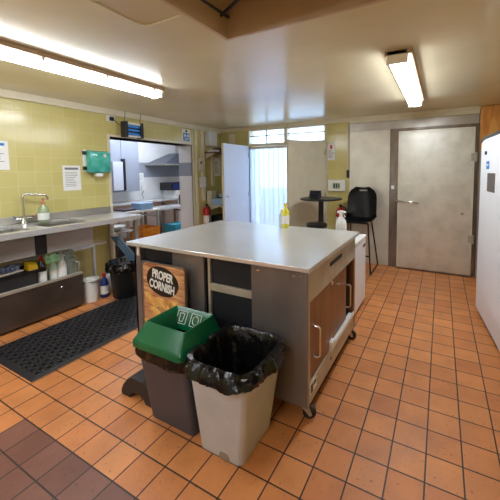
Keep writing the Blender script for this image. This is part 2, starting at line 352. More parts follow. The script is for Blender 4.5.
solo('plywood_board', MB().box(.425, 1.08, YB-.05, YB-.002, 1.66, 2.205), M_ply, 'orange varnished plywood board above the tall white fridge', 'board', bevel=.003)
solo('plywood_board', MB().box(.57, 1.08, YB-.05, YB-.002, 0.01, 1.655), M_ply, 'orange plywood lining below and right of steel post', 'board', bevel=.003)
# raised beading on the ceiling
mb = MB(); z = ZC-.006
mb.tube([(-1.46, .55, z), (-1.478, .9, z), (-1.482, 1.15, z), (-1.465, 1.19, z), (-1.43, 1.205, z), (-1.21, 1.205, z)], .006, 6)
struct('trim_4', mb, M_cream)
t = thing('ceiling_rods', 'crossed black metal rods inside the ceiling opening', 'rods', (-1.0, 1.3, 2.3))
build('rod', MB().tube([(-1.19, 1.0, 2.33), (-1.165, 1.55, 2.33)], .009), M_black, t); build('rod', MB().tube([(-1.188, 1.49, 2.312), (-.70, 1.40, 2.45)], .009), M_black, t)

# ------------------------------------------------------------------ next room
slabel(struct('wall_far', MB().box(-6.1, -6.0, .5, 6.6, 0, 1.30).box(-6.1, -6.0, .5, 6.6, 1.63, 2.45), M_white), 'white wall of the next room')
struct('trim_5', MB().box(-6.1, -5.998, .5, 6.6, 1.30, 1.63), M_band)
struct('wall_side', MB().box(-6.1, XL-.3, 6.5, 6.6, 0, 2.45).box(-6.1, XL-.3, .4, .5, 0, 2.45), M_white)
struct('wall_inner', MB().box(XL-.31, XL-.3, .5, DY0-.035, 0, 2.45).box(XL-.31, XL-.3, DY1+.03, 6.5, 0, 2.45).box(XL-.31, XL-.3, DY0-.035, DY1+.03, DZ+.03, 2.45), M_white)
struct('ceiling_next', MB().box(-6.1, XL-.3, .4, 6.6, 2.45, 2.5), M_white)

# ------------------------------------------------------------------ fluorescent lamps
def lamp(label, x0, x1, y0, y1, cool=False, twin=False, ztop=ZC):
    xc = (x0+x1)/2; t = thing('ceiling_lamp', label, 'lamp', (xc, (y0+y1)/2, ztop-.09))
    build('housing', MB().box(x0-.01, x1+.025, y0, y1, ztop-.034, ztop-.0005), M_lampbody, t, bevel=.004)
    n = 10; rs = []
    for y in (y0+.02, y1-.02):
        rs.append([Vector((xc+(x1-x0)/2*math.cos(PI+PI*i/n), y, ztop-.037+.052*math.sin(PI+PI*i/n))) for i in range(n+1)])
    build('diffuser', MB().rings(rs), M_diffcool if cool else M_diff, t)
    for y in (y0, y1-.02):
        build('end_cap', MB().box(x0, x1, y, y+.02, ztop-.09, ztop-.001), M_lampcap, t, bevel=.006)
    k = 5
    for i in range(k):
        y = y0+.12+(y1-y0-.24)*i/(k-1)
        build('clip', MB().box(x1-.004, x1+.010, y, y+.02, ztop-.055, ztop-.0345), M_lampcap, t)
M_lampbody = mat('lamp_housing', (176, 150, 118), .5); M_lampcap = mat('lamp_end_cap', (232, 224, 204), .4)
lamp('long fluorescent ceiling lamp above the sink counter', -2.545, -2.405, .12, 2.14)
lamp('fluorescent ceiling lamp in front of the cold room door', -.355, -.215, 2.22, 3.80)
lamp('added unseen fluorescent ceiling lamp near the front wall', -.6, -.45, -1.9, -.2)  # added behind the camera to brighten the kitchen
lamp('second added unseen fluorescent ceiling lamp near the front wall', -2.6, -2.45, -2.2, -.5)  # another out-of-view lamp, added for more overall brightness
lamp('added unseen cool fluorescent lamp in the next room', -5.1, -4.95, 3.3, 4.9, cool=True, ztop=2.45)  # added out of sight to light the room beyond the doorway

# ------------------------------------------------------------------ sink counter
t = thing('sink_counter', 'long stainless steel double sink counter along the green tiled wall', 'sink', (-3.49, 1.1, 0))
cx0, cx1, cy0, cy1, zt = XL+.003, -3.19, -.35, 2.46, .90
holes = [(-3.66, -3.28, .80, 1.38), (-3.66, -3.28, 1.50, 1.90)]
mb = MB()
mb.box(cx0, -3.66, cy0, cy1, zt-.022, zt).box(-3.28, cx1, cy0, cy1, zt-.022, zt)
ys = [cy0] + [v for h in holes for v in h[2:]] + [cy1]
for a, b in zip(ys[::2], ys[1::2]): mb.box(-3.66, -3.28, a, b, zt-.022, zt)
mb.box(cx1-.018, cx1, cy0, cy1, zt-.05, zt-.022).box(cx0, cx1, cy1-.018, cy1, zt-.05, zt-.022)
build('worktop', mb, M_steeltop, t)
build('upstand', MB().box(cx0, cx0+.018, cy0, cy1-.02, zt, zt+.075), M_steel, t, bevel=.004)
for x0, x1, y0, y1 in holes:
    mb = MB(); th = .012; zb = .665
    mb.box(x0-th, x0, y0-th, y1+th, zb, zt-.022).box(x1, x1+th, y0-th, y1+th, zb, zt-.022).box(x0, x1, y0-th, y0, zb, zt-.022).box(x0, x1, y1, y1+th, zb, zt-.022).box(x0-th, x1+th, y0-th, y1+th, zb-th, zb)
    o = build('sink_bowl', mb, M_steel, t, bevel=.003)
    build('drain', MB().lathe(((x0+x1)/2, (y0+y1)/2, zb-.0), [(.035, .001), (.03, .004)], 16), M_darksteel, o)
build('bowl_gap_shade', MB().box(-3.29, -3.27, 1.395, 1.485, .655, zt-.051), M_black, t)  # black sheet standing in for the shade in the gap between bowls
for y in (-.2, 1.43, 2.40):
    for x in ((-3.73, -3.235) if y != 1.43 else (-3.73,)): build('leg', MB().box(x-.02, x+.02, y-.02, y+.02, 0.0, zt-.05), M_steel, t, bevel=.003)
build('apron', MB().box(-3.232, -3.222, cy0+.02, .75, .68, zt-.05), M_steel, t)
build('undershelf', MB().box(-3.72, -3.345, cy0+.05, 1.82, .300, .315).box(-3.355, -3.325, cy0+.05, 1.825, .345, .372), M_facia, t, bevel=.002)
M_skirt = mat('dark_brown_skirt_steel', (92, 80, 72), .35, .4, rgb2=(74, 62, 54), scale=4)
build('skirt_panel', MB().box(-3.344, -3.332, cy0+.05, 1.825, .025, .3445).box(-3.73, -3.344, 1.813, 1.825, .025, .299), M_skirt, t, bevel=.002)
for y in (.9, 1.62): turned(build('screw', MB().lathe((0, 0, 0), [(.01, 0), (.006, .004)], 10), M_chrome, t), (-3.332, y, .27), PI/2, 'Y')
build('waste_pipe', MB().tube([(-3.47, .9, .652), (-3.47, .9, .60), (-3.5, 1.2, .575), (-3.55, 1.74, .565), (-3.6, 2.1, .55), (-3.6, 2.1, .02)], .02), M_wh, t, smooth=True)
solo('wall_ledge', MB().box(XL+.002, XL+.06, -.3, 2.34, .52, .555), M_cream, 'cream painted ledge on the tiled wall under the sink counter', 'ledge', bevel=.004)
# mixer tap
t = thing('mixer_tap', 'chrome swan neck mixer tap with blue and red indices', 'tap', (-3.70, 1.50, zt))
build('tap_body', MB().lathe((-3.70, 1.50, zt), [(.03, .0005), (.03, .015), (.02, .03), (.02, .075)], 16).tube([(-3.70, 1.43, zt+.055), (-3.70, 1.57, zt+.055)], .014), M_chrome, t, smooth=True)
p = [(-3.70, 1.50, zt+.07), (-3.70, 1.50, zt+.27)] + [(-3.70, 1.525-.025*math.cos(a), zt+.27+.025*math.sin(a)) for a in (.5, 1.0, PI/2)] + [(-3.66, 1.66, zt+.285), (-3.655, 1.68, zt+.275), (-3.65, 1.69, zt+.255), (-3.65, 1.692, zt+.23)]
build('spout', MB().tube(p, .011), M_chrome, t, smooth=True)
for s, m in ((-1, M_blue), (1, M_red)):
    h = build('lever', MB().bar((-3.70, 1.50+s*.075, zt+.055), (-3.66, 1.50+s*.10, zt+.095), .014, .01), M_chrome, t, bevel=.002)
    build('index', MB().lathe((-3.70, 1.50+s*.074, zt+.068), [(.013, 0), (.013, .006), (.006, .009)], 12), m, h)
# soap bottle
c = (-3.62, 1.635, zt+.001)
t = thing('soap_bottle', 'clear pump bottle of pale green soap beside the mixer tap', 'bottle', c)
build('bottle_body', MB().lathe(c, [(.044, 0), (.05, .01), (.05, .11), (.04, .15), (.018, .175), (.016, .19)], 20), M_soap, t, smooth=True)
build('label_band', MB().lathe(c, [(.0508, .03), (.0508, .10)], 20, False, False), M_paper, t, smooth=True)
build('pump', MB().lathe(c, [(.018, .191), (.018, .21), (.006, .212), (.006, .235)], 12).box(c[0]-.008, c[0]+.04, c[1]-.008, c[1]+.008, c[2]+.235, c[2]+.247), mat('coral_plastic', (206, 120, 96), .4), t)

# things on the undershelf
SZ = .316
t = thing('storage_crate', 'dark grey crate on the undershelf filled with blue cloths', 'crate', (-3.46, 1.2, SZ))
mb = MB(); x0, x1, y0, y1 = -3.60, -3.36, .92, 1.44
for a in ((x0, x0+.01, y0, y1), (x1-.01, x1, y0, y1), (x0, x1, y0, y0+.01), (x0, x1, y1-.01, y1)): mb.box(*a, SZ, SZ+.19)
mb.box(x0, x1, y0, y1, SZ, SZ+.01)
build('crate_body', mb, M_rubber, t, bevel=.003); build('crate_rim', MB().box(x1-.002, x1+.012, y0-.01, y1+.01, SZ+.17, SZ+.19).box(x0-.012, x0+.002, y0-.01, y1+.01, SZ+.17, SZ+.19), M_black, t, bevel=.003)
def lump(c, r, seed, amp=.35, n=2):
    mb = MB(); bmesh.ops.create_icosphere(mb.bm, subdivisions=4, radius=1)
    for v in mb.bm.verts:
        d = v.co.normalized(); k = 1+amp*noise.noise(d*1.7+Vector((seed, 0, 0)))+amp*.5*noise.noise(d*4+Vector((0, seed, 0)))
        v.co = Vector((d.x*r[0], d.y*r[1], d.z*r[2]))*k+Vector(c)
    return mb
solo('cleaning_cloth', lump((-3.45, 1.25, SZ+.20), (.07, .09, .055), 3, .5), mat('navy_patterned_cloth', (40, 62, 120), .85, rgb2=(190, 200, 220), scale=34), 'crumpled navy and white cloth in the grey crate', 'cloth', smooth=True)
solo('cleaning_cloth', lump((-3.46, 1.04, SZ+.18), (.07, .08, .06), 7, .5), mat('black_cloth', (30, 30, 36), .85), 'dark crumpled cloth in the grey crate under first sink bowl', 'cloth', smooth=True)
solo('scrubbing_brush', MB().bar((-3.365, 1.13, SZ+.20), (-3.365, 1.33, SZ+.21), .02, .014), M_wh, 'pale brush handle lying across the grey crate', 'brush', bevel=.003)
t = thing('scouring_sponge', 'bright yellow sponge on the corner of the grey crate', 'sponge', (-3.385, 1.40, SZ+0.191))
build('foam', MB().hexa([(-3.43, 1.355, SZ+0.191), (-3.345, 1.365, SZ+0.191), (-3.345, 1.445, SZ+0.191), (-3.43, 1.435, SZ+0.191)], [(-3.43, 1.37, SZ+0.275), (-3.35, 1.365, SZ+0.250), (-3.35, 1.44, SZ+0.235), (-3.43, 1.45, SZ+0.250)]), M_yellow, t, bevel=.008)
def bottle(label, c, r, h, m, capm, band=True, trig=False, bandm=None, grp=None):
    t = thing('spray_bottle' if trig else 'cleaner_bottle', label, 'bottle', c, grp)
    build('bottle_body', MB().lathe(c, [(r*.9, 0), (r, h*.05), (r, h*.6), (r*.85, h*.7), (r*.35, h*.82), (r*.33, h*.86)], 20), m, t, smooth=True)
    if band: build('label_band', MB().lathe(c, [(r*1.015, h*.15), (r*1.015, h*.5)], 20, False, False), bandm or M_paper, t, smooth=True)
    if trig:
        mb = MB(); x, y, z = c; z += h*.862
        mb.box(x-.014, x+.014, y-.014, y+.014, z, z+h*.06).prism([(x-.035, y-.013, z+h*.06), (x+.045, y-.013, z+h*.07), (x+.045, y-.013, z+h*.11), (x+.0, y-.013, z+h*.14), (x-.035, y-.013, z+h*.12)], (0, .026, 0))
        build('trigger_head', mb, capm, t, bevel=.003)
        build('trigger', MB().tube([(x+.022, y, z+h*.07), (x+.03, y, z+h*.0), (x+.04, y, z-h*.05)], .005), capm, t)
    else: build('cap', MB().lathe(c, [(r*.42, h*.862), (r*.42, h), ], 16), capm, t, bevel=.002)
    return t
bottle('dark bottle with red cap next to the grey crate', (-3.42, 1.495, SZ), .040, .29, mat('dark_brown_bottle', (34, 20, 24), .2), M_red)
bottle('white spray bottle beneath the mint cloth on the undershelf', (-3.40, 1.665, SZ), .038, .27, M_wh, M_wh, trig=True)
t = solo('cleaning_cloth', lump((0, 0, 0), (.04, .055, .075), 11, .6), M_mint, 'mint green cloth hanging over bottles on the undershelf', 'cloth', smooth=True)
t.location = (-3.385, 1.57, SZ+.20)
bottle('slim pale bottle draped with mint cloth beside the dark bottle', (-3.43, 1.60, SZ), .034, .25, mat('mint_plastic', (196, 226, 200), .4), M_wh)
c = (-3.44, 1.755, SZ)
t = thing('plastic_jug', 'clear plastic measuring jug at the end of the undershelf', 'jug', c)
build('jug_body', MB().lathe(c, [(.045, 0), (.05, .01), (.06, .2), (.064, .205), (.059, .2), (.048, .014), (0.001, .012)], 24, True, False), M_clear, t, smooth=True)
build('jug_handle', MB().tube([(c[0]+.06, c[1]+.01, c[2]+.18), (c[0]+.10, c[1]+.04, c[2]+.16), (c[0]+.10, c[1]+.04, c[2]+.07), (c[0]+.05, c[1]+.01, c[2]+.05)], .008), M_clear, t, smooth=True)
solo('plastic_bag', lump((-3.44, 1.755, SZ+.25), (.045, .05, .04), 5, .6), M_clear, 'scrunched clear plastic bag standing out of the clear jug', 'bag', smooth=True)
# on the floor by the sink
c = (-3.30, 1.985, .0135)
c = (-3.40, 1.93, .001)
t = thing('white_bucket', 'small white plastic bucket on the floor at the end of the sink shelf', 'bucket', c)
build('bucket_body', MB().lathe(c, [(.068, 0), (.082, .23), (.088, .232), (.088, .245), (.078, .245), (.066, .01)], 24), M_wh, t, smooth=True)
build('bucket_handle', MB().tube([(c[0]+.088*math.cos(a), c[1]+.088*math.sin(a), c[2]+.235-.03*abs(math.sin(a*1.0+.6))) for a in [-.6+PI*k/10 for k in range(11)]], .003, 6), M_chrome, t)
solo('cleaning_cloth', lump((c[0], c[1], c[2]+.225), (.06, .06, .02), 2, .6), mat('off_white_cloth', (222, 220, 206), .85, bump=.4, scale=30), 'off-white cloth bunched in the top of the white bucket', 'cloth', smooth=True)
bottle('blue cleaner bottle with red cap between white bucket and black bin', (-3.37, 2.068, .001), .044, .27, M_blue, M_red)
bottle('white cleaner bottle behind the blue bottle by the black bin', (-3.44, 2.19, .001), .048, .31, M_wh, M_wh, band=False)

# black bin with a propped lid
def liner(name, x0, x1, y0, y1, z, drop, parent, flare=.02, seed=0, deep=.2, puff=.02, m=None, power=5):
    N = 120; prof = [(-.095, -deep), (-.065, -deep*.6), (-.022, -.045), (-.010, -.006), (.0, .006), (.014, .004), (flare*.6, -drop*.18), (flare, -drop*.45), (flare*1.05, -drop*.75), (flare*.7, -drop*.96), (.010, -drop)]
    cx_, cy_ = (x0+x1)/2, (y0+y1)/2; hx, hy = (x1-x0)/2, (y1-y0)/2; rs = []
    W = [0, .2, .3, .35, .4, .5, .8, 1, 1, .8, .25]
    for j, (o_, dz) in enumerate(prof):
        ring = []
        for i in range(N):
            a = 2*PI*i/N; ca, sa = math.cos(a), math.sin(a)
            k = 1/((abs(ca)**power+abs(sa)**power)**(1/power))
            q = Vector((ca*k, sa*k, 0))
            fold = noise.noise(Vector((q.x*3+seed, q.y*3, j*.22))) + .55*(1-2*abs(noise.noise(Vector((q.x*6+seed, q.y*6, j*.5+3)))))
            ou = o_+puff*fold*W[j]
            zz = z+dz+(drop*.35*noise.noise(Vector((q.x*1.6, q.y*1.6+seed, 4))) if j > 6 else .016*fold*W[j] if j > 1 else 0)
            ou = max(ou, .005) if j > 4 else min(ou, -.008 if j < 4 else 0)
            ring.append(Vector((cx_+q.x*(hx+ou), cy_+q.y*(hy+ou), zz)))
        rs.append(ring)
    return build(name, MB().rings(rs, True, False), m or M_liner, parent, smooth=True)
def taper_bin(x0, x1, y0, y1, X0, X1, Y0, Y1, h, z0=.001, th=.006, r=.03):
    o = rrect(x0, x1, y0, y1, z0, r); o2 = rrect(X0, X1, Y0, Y1, z0+h, r)
    i2 = rrect(X0+th, X1-th, Y0+th, Y1-th, z0+h, r*.8); i1 = rrect(x0+th, x1-th, y0+th, y1-th, z0+.01, r*.8)
    return MB().rings([o, o2, i2, i1])
t = thing('pedal_bin', 'round-shouldered black bin with slate blue lid propped open by the sink', 'bin', (-3.17, 2.18, .014))
build('bin_body', MB().lathe((-3.17, 2.18, .014), [(.12, 0), (.125, .01), (.15, .38), (.144, .38), (.117, .012)], 32), M_black, t, smooth=True)
liner('bin_liner', -3.32, -3.02, 2.03, 2.33, .405, .09, t, flare=.02, seed=3, puff=.03, power=2.2)
build('lid', MB().hexa([(-3.20, 2.27, .385), (-3.05, 2.29, .385), (-3.05, 2.30, .385), (-3.20, 2.28, .385)], [(-3.43, 2.20, .66), (-3.29, 2.22, .67), (-3.29, 2.232, .67), (-3.43, 2.212, .66)]), M_slate, t, bevel=.003)

# rubber mat
mx0, mx1, my0, my1 = -3.16, -2.41, .955, 2.44
t = thing('rubber_mat', 'black rubber drainage mat with rows of holes on the floor before the sink', 'mat', ((mx0+mx1)/2, (my0+my1)/2, .0005))
mb = MB(); nx, ny = 18, 38
for i in range(nx+1):
    x = mx0+.04+(mx1-mx0-.08)*i/nx; mb.box(x-.006, x+.006, my0+.03, my1-.03, .003, .0115)
for j in range(ny+1):
    y = my0+.04+(my1-my0-.08)*j/ny; mb.box(mx0+.03, mx1-.03, y-.006, y+.006, .003, .0125)
build('hole_grid', mb, M_rubber, t)
mb = MB()
for i in range(nx):
    for j in range(ny):
        if (i+j) % 2: continue
        x = mx0+.04+(mx1-mx0-.08)*(i+.5)/nx; y = my0+.04+(my1-my0-.08)*(j+.5)/ny
        mb.lathe((x, y, .003), [(.012, 0), (.009, .009)], 6, False, True)
build('stud_field', mb, mat('rubber_stud', (58, 58, 60), .5), t)['kind'] = 'stuff'
mb = MB().box(mx0+.03, mx1-.03, my0+.03, my1-.03, .0006, .003)
build('backing_sheet', mb, M_black, t)
mb = MB()
for a, b in (((mx0, my0), (mx1, my0)), ((mx1, my0), (mx1, my1)), ((mx1, my1), (mx0, my1)), ((mx0, my1), (mx0, my0))):
    d = (Vector(b)-Vector(a)).normalized(); n_ = Vector((-d.y, d.x)); a = Vector(a); b = Vector(b); w_ = .04
    ai, bi = a+(d+n_)*w_, b+(-d+n_)*w_
    mb.hexa([(a.x, a.y, .0006), (b.x, b.y, .0006), (bi.x, bi.y, .0006), (ai.x, ai.y, .0006)], [(a.x, a.y, .002), (b.x, b.y, .002), (bi.x, bi.y, .013), (ai.x, ai.y, .013)])
build('bevelled_border', mb, M_rubber, t)

# ------------------------------------------------------------------ on the left wall
def sheet(label, y0, y1, z0, z1, m=M_paper, cat='notice', lines=8, ink=M_ink, head=None, x=XL, name='wall_notice'):
    t = thing(name, label, cat, (x+.002, (y0+y1)/2, z0))
    build('sheet', MB().box(x+.001, x+.003, y0, y1, z0, z1), m, t)
    random.seed(int(y0*100)); w_ = y1-y0; h_ = z1-z0
    if head: build('heading', MB().box(x+.003, x+.004, y0+w_*.12, y1-w_*.12, z1-h_*.17, z1-h_*.08), head, t)
    mb = MB()
    for k in range(lines):
        z = z1-h_*(.26+.62*k/lines); mb.box(x+.003, x+.0036, y0+w_*.12, y0+w_*(.12+.76*random.uniform(.55, 1)), z-h_*.018, z)
    if lines: build('print_lines', mb, ink, t)
    return t
sheet('white printed notice on green tiles beside the teal dispenser', 1.915, 2.105, 1.205, 1.49, head=M_ink, lines=9)
sheet('white printed sheet with blue heading high on tiles above the tap', 1.20, 1.445, 1.44, 1.72, head=M_blueink, lines=7)
t = thing('towel_dispenser', 'teal translucent wall dispenser left of the open doorway', 'dispenser', (XL+.08, 2.28, 1.41))
build('back_plate', MB().box(XL+.001, XL+.03, 2.13, 2.41, 1.42, 1.68), M_wh, t, bevel=.006)
build('cover', MB().prism([(XL+.03, 2.155, 1.40), (XL+.12, 2.155, 1.41), (XL+.13, 2.155, 1.65), (XL+.03, 2.155, 1.68)], (0, .255, 0)), M_teal, t, bevel=.018, seg=3, smooth=True)
build('rear_clip', MB().box(XL+.02, XL+.05, 2.125, 2.16, 1.62, 1.66).box(XL+.02, XL+.05, 2.125, 2.16, 1.44, 1.48), M_black, t)
turned(build('emblem', MB().lathe((0, 0, 0), [(.02, 0), (.016, .004)], 16), M_wh, t), (XL+.130, 2.33, 1.61), PI/2, 'Y')
build('spout', MB().box(XL+.03, XL+.10, 2.24, 2.32, 1.36, 1.3995), M_wh, t, bevel=.008)
# insect killer
t = thing('insect_killer', 'hanging electric insect killer with blue tubes above the doorway', 'insect killer', (XL+.11, 2.81, 1.86))
y0, y1, z0, z1 = 2.60, 2.87, 1.875, 2.06
build('end_box', MB().box(XL+.06, XL+.16, y0, y0+.04, z0-.01, z1+.01), M_black, t, bevel=.006); build('end_box', MB().box(XL+.06, XL+.16, y1-.04, y1, z0-.01, z1+.01), M_black, t, bevel=.006)
build('casing', MB().box(XL+.075, XL+.145, y0+.04, y1-.04, z1-.03, z1).box(XL+.075, XL+.145, y0+.04, y1-.04, z0, z0+.02), M_wh, t)
build('back_grid', MB().box(XL+.075, XL+.08, y0+.04, y1-.04, z0+.02, z1-.03), mat('dark_slate', (52, 70, 96), .6), t)
for z in (1.915, 1.965, 2.01): build('blue_tube', MB().tube([(XL+.12, y0+.04, z), (XL+.12, y1-.04, z)], .011), M_uv, t, smooth=True)
mb = MB()
for k in range(9): y = y0+.055+k*(y1-y0-.11)/8; mb.tube([(XL+.147, y, z0+.01), (XL+.147, y, z1-.02)], .0012, 5)
build('guard_wires', mb, M_black, t)['kind'] = 'stuff'
for y in (y0+.02, y1-.02): build('hanging_wire', MB().tube([(XL+.11, y, z1+.01), (XL+.10, y+.03, ZC-.002)], .003, 6), M_black, t)
build('mains_lead', MB().tube([(XL+.03, 2.53, 2.09), (XL+.05, 2.58, 2.03), (XL+.06, 2.65, 2.0)], .004, 6), M_black, t)
t = thing('wall_socket', 'white socket with black plug high on the wall left of insect killer', 'socket', (XL+.01, 2.50, 2.05))
build('face_plate', MB().box(XL+.001, XL+.012, 2.45, 2.56, 2.055, 2.13), M_wh, t, bevel=.003); build('plug', MB().box(XL+.012, XL+.04, 2.485, 2.535, 2.065, 2.115), M_black, t, bevel=.006)
t = sheet('blue instruction sign on white board above right end of doorway', 3.72, 3.90, 1.905, 2.115, m=M_paper, lines=0, name='blue_sign', cat='sign')
build('blue_panel', MB().box(XL+.003, XL+.0045, 3.74, 3.88, 1.915, 2.05), M_blueink, t); build('white_symbols', MB().box(XL+.0045, XL+.0052, 3.76, 3.80, 1.99, 2.03).box(XL+.0045, XL+.0052, 3.82, 3.865, 1.99, 2.03).box(XL+.0045, XL+.0052, 3.76, 3.865, 1.965, 1.975).box(XL+.0045, XL+.0052, 3.76, 3.865, 1.945, 1.952).box(XL+.0045, XL+.0052, 3.76, 3.84, 1.925, 1.932), M_paper, t)
build('dark_symbol', MB().box(XL+.003, XL+.0045, 3.79, 3.83, 2.065, 2.10), M_black, t)
# corner: trunking, boxes, shelves
solo('electrical_box', MB().box(XL+.001, XL+.09, 4.26, 4.49, 1.87, 2.125), M_white, 'white electrical box high in the corner above the shelves', 'box', bevel=.004)
solo('pipe_casing', MB().box(XL+.001, XL+.04, 4.13, 4.20, .9, 2.13), M_cream, 'cream vertical pipe casing right of the blue sign', 'casing', bevel=.003)
solo('pipe_casing', MB().box(XL+.001, XL+.03, 3.985, 4.03, .02, 2.13), M_cream, 'narrow cream upright beside the doorway frame', 'casing', bevel=.003)
solo('pipe_casing', MB().box(XL+.001, XL+.03, 4.40, 4.46, 1.15, 1.86), M_cream, 'short cream casing behind the corner shelves', 'casing', bevel=.003)
t = thing('fire_alarm_point', 'cream alarm box with small dark button beside the doorway', 'alarm', (XL+.01, 4.08, 1.5))
build('box', MB().box(XL+.03, XL+.06, 4.04, 4.12, 1.42, 1.64), M_cream, t, bevel=.004); build('button', MB().box(XL+.06, XL+.066, 4.065, 4.095, 1.55, 1.59), M_black, t)
sheet('blank white card on the wall under the alarm box', 4.05, 4.22, 1.14, 1.32, lines=0, x=XL+.04)
sheet('large printed notice between the two corner shelves', 4.48, 4.66, 1.33, 1.68, lines=10)
def shelf(label, z, y0, y1, d, m):
    t = thing('wall_shelf', label, 'shelf', (XL+d/2, (y0+y1)/2, z))
    build('board', MB().box(XL+.001, XL+d, y0, y1, z, z+.02), m, t, bevel=.003)
    for y in (y0+.04, y1-.04): build('bracket', MB().prism([(XL+.001, y, z), (XL+d*.8, y, z), (XL+.001, y, z-.10)], (0, .015, 0)), M_cream, t)
shelf('upper brown shelf in the corner carrying small boxes', 1.74, 4.22, 4.66, .28, mat('brown_shelf_board', (120, 84, 66), .5))
shelf('lower cream shelf in the corner under the blue tubs', .80, 4.20, 4.66, .42, M_cream)
def blk(name, label, cat, b, m, g=None, **k): return solo(name, MB().box(*b), m, label, cat, g, **k)
blk('small_box', 'dark purple box on the upper corner shelf', 'box', (XL+.04, XL+.24, 4.42, 4.60, 1.762, 1.84), mat('purple_card', (70, 56, 84), .6), bevel=.004)
blk('small_box', 'white flat box on the left of the upper corner shelf', 'box', (XL+.05, XL+.22, 4.26, 4.38, 1.762, 1.80), M_paper, bevel=.003)
blk('food_tub', 'bright blue-lidded tub at left of the lower corner shelf', 'tub', (XL+.16, XL+.38, 4.22, 4.42, .822, .93), M_lightblue, bevel=.012)
blk('food_tub', 'dark blue tub at right of the lower corner shelf', 'tub', (XL+.10, XL+.38, 4.44, 4.64, .822, .94), M_blue, bevel=.012)
blk('food_tub', 'pale blue tray lying on top of the dark blue tub', 'tray', (XL+.12, XL+.36, 4.45, 4.63, .942, 1.0), M_lightblue, bevel=.01)
blk('small_box', 'cream box standing behind the bright blue tub', 'box', (XL+.03, XL+.13, 4.24, 4.38, .822, 1.07), M_cream, bevel=.004)
def extinguisher(label, c, h=.42, r=.065):
    t = thing('fire_extinguisher', label, 'fire extinguisher', c)
    build('cylinder', MB().lathe(c, [(r*.9, 0), (r, .015), (r, h*.78), (r*.8, h*.86), (r*.35, h*.9), (r*.3, h*.94)], 20), M_red, t, smooth=True)
    build('valve', MB().lathe(c, [(r*.3, h*.941), (r*.3, h)], 10).bar((c[0], c[1]-.06, c[2]+h+.01), (c[0], c[1]+.03, c[2]+h+.0), .02, .012), M_black, t)
    build('hose', MB().tube([(c[0]+.01, c[1]-.02, c[2]+h), (c[0]+r+.02, c[1]-.03, c[2]+h*.9), (c[0]+r+.02, c[1]-.03, c[2]+h*.4), (c[0]+r+.012, c[1]-.02, c[2]+h*.25)], .01), M_black, t, smooth=True)
    build('label_band', MB().lathe(c, [(r*1.012, h*.3), (r*1.012, h*.6)], 20, False, False), M_paper, t, smooth=True)
blk('floor_cabinet', 'low steel cabinet in the corner beneath the lower shelf', 'cabinet', (XL+.03, XL+.38, 4.27, 4.62, .001, .36), M_bodysteel, bevel=.006)
extinguisher('red fire extinguisher hung on the left wall beside the corner shelves', (XL+.082, 4.17, .36), h=.47, r=.07)
blk('equipment_case', 'dark case with pale top on the low corner cabinet', 'case', (XL+.06, XL+.36, 4.30, 4.56, .361, .62), M_black, bevel=.01)
blk('fuse_box', 'small cream box on tiles above the pale blue door leaf', 'box', (-3.53, -3.42, YB-.05, YB-.001, 1.93, 2.10), M_cream, bevel=.004)

# ------------------------------------------------------------------ steel island
ix0, ix1, iy0, iy1, top = -2.0, -.62, 1.46, 2.49, .90
t = thing('steel_island', 'large stainless steel topped island cabinet on castors in mid room', 'island', ((ix0+ix1)/2, (iy0+iy1)/2, 0))
build('worktop', MB().box(-2.04, -.592, 1.425, 2.51, top-.026, top), M_steeltop, t, bevel=.003)
zb, zt_ = .10, top-.027
M = M_bodysteel
build('left_post', MB().box(ix0, ix0+.065, iy0, iy0+.05, zb, zt_).box(ix0, ix0+.02, iy0, iy1, zb, zt_), M, t, bevel=.002)
build('centre_panel', MB().box(-1.61, -1.335, iy0, iy0+.02, zb, zt_).box(-1.935, -1.61, iy0+.004, iy0+.02, zb, .765).box(-1.61, -1.59, iy0+.02, iy1-.02, zb, zt_), M, t)
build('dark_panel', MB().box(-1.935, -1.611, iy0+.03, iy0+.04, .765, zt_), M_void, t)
build('dark_gap', MB().box(-1.334, -1.302, iy0+.03, iy0+.04, zb, zt_), M_black, t)
build('end_panel', MB().box(-.972, ix1, iy0, iy0+.02, zb, zt_), M, t)
build('shelf_frame', MB().box(-1.301, -1.283, iy0, iy0+.03, zb, zt_).box(-1.283, -.973, iy0, iy0+.03, .655, .70).box(-1.283, -.973, iy0, iy0+.03, .36, .40).box(-1.283, -.973, iy0, iy0+.03, zb, .14), M_facia, t, bevel=.002)
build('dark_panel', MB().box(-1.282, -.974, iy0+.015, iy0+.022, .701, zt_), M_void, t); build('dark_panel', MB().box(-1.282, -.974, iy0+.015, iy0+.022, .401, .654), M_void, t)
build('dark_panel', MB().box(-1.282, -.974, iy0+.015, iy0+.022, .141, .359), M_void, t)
build('back_panel', MB().box(ix0+.02, ix1-.02, iy1-.02, iy1, zb, zt_), M, t)
build('bottom_panel', MB().box(ix0+.02, ix1-.03, iy0+.05, iy1-.02, zb, zb+.02), M, t)
o = build('corner_stay', MB().box(-1.965, -1.94, iy0-.004, iy0-.0005, .80, .865), M_wh, t)
for x in (-.70, -.66, -.93): build('rivet', MB().box(x-.004, x+.014, iy0-.003, iy0-.0003, .832, .838), M_chrome, t)
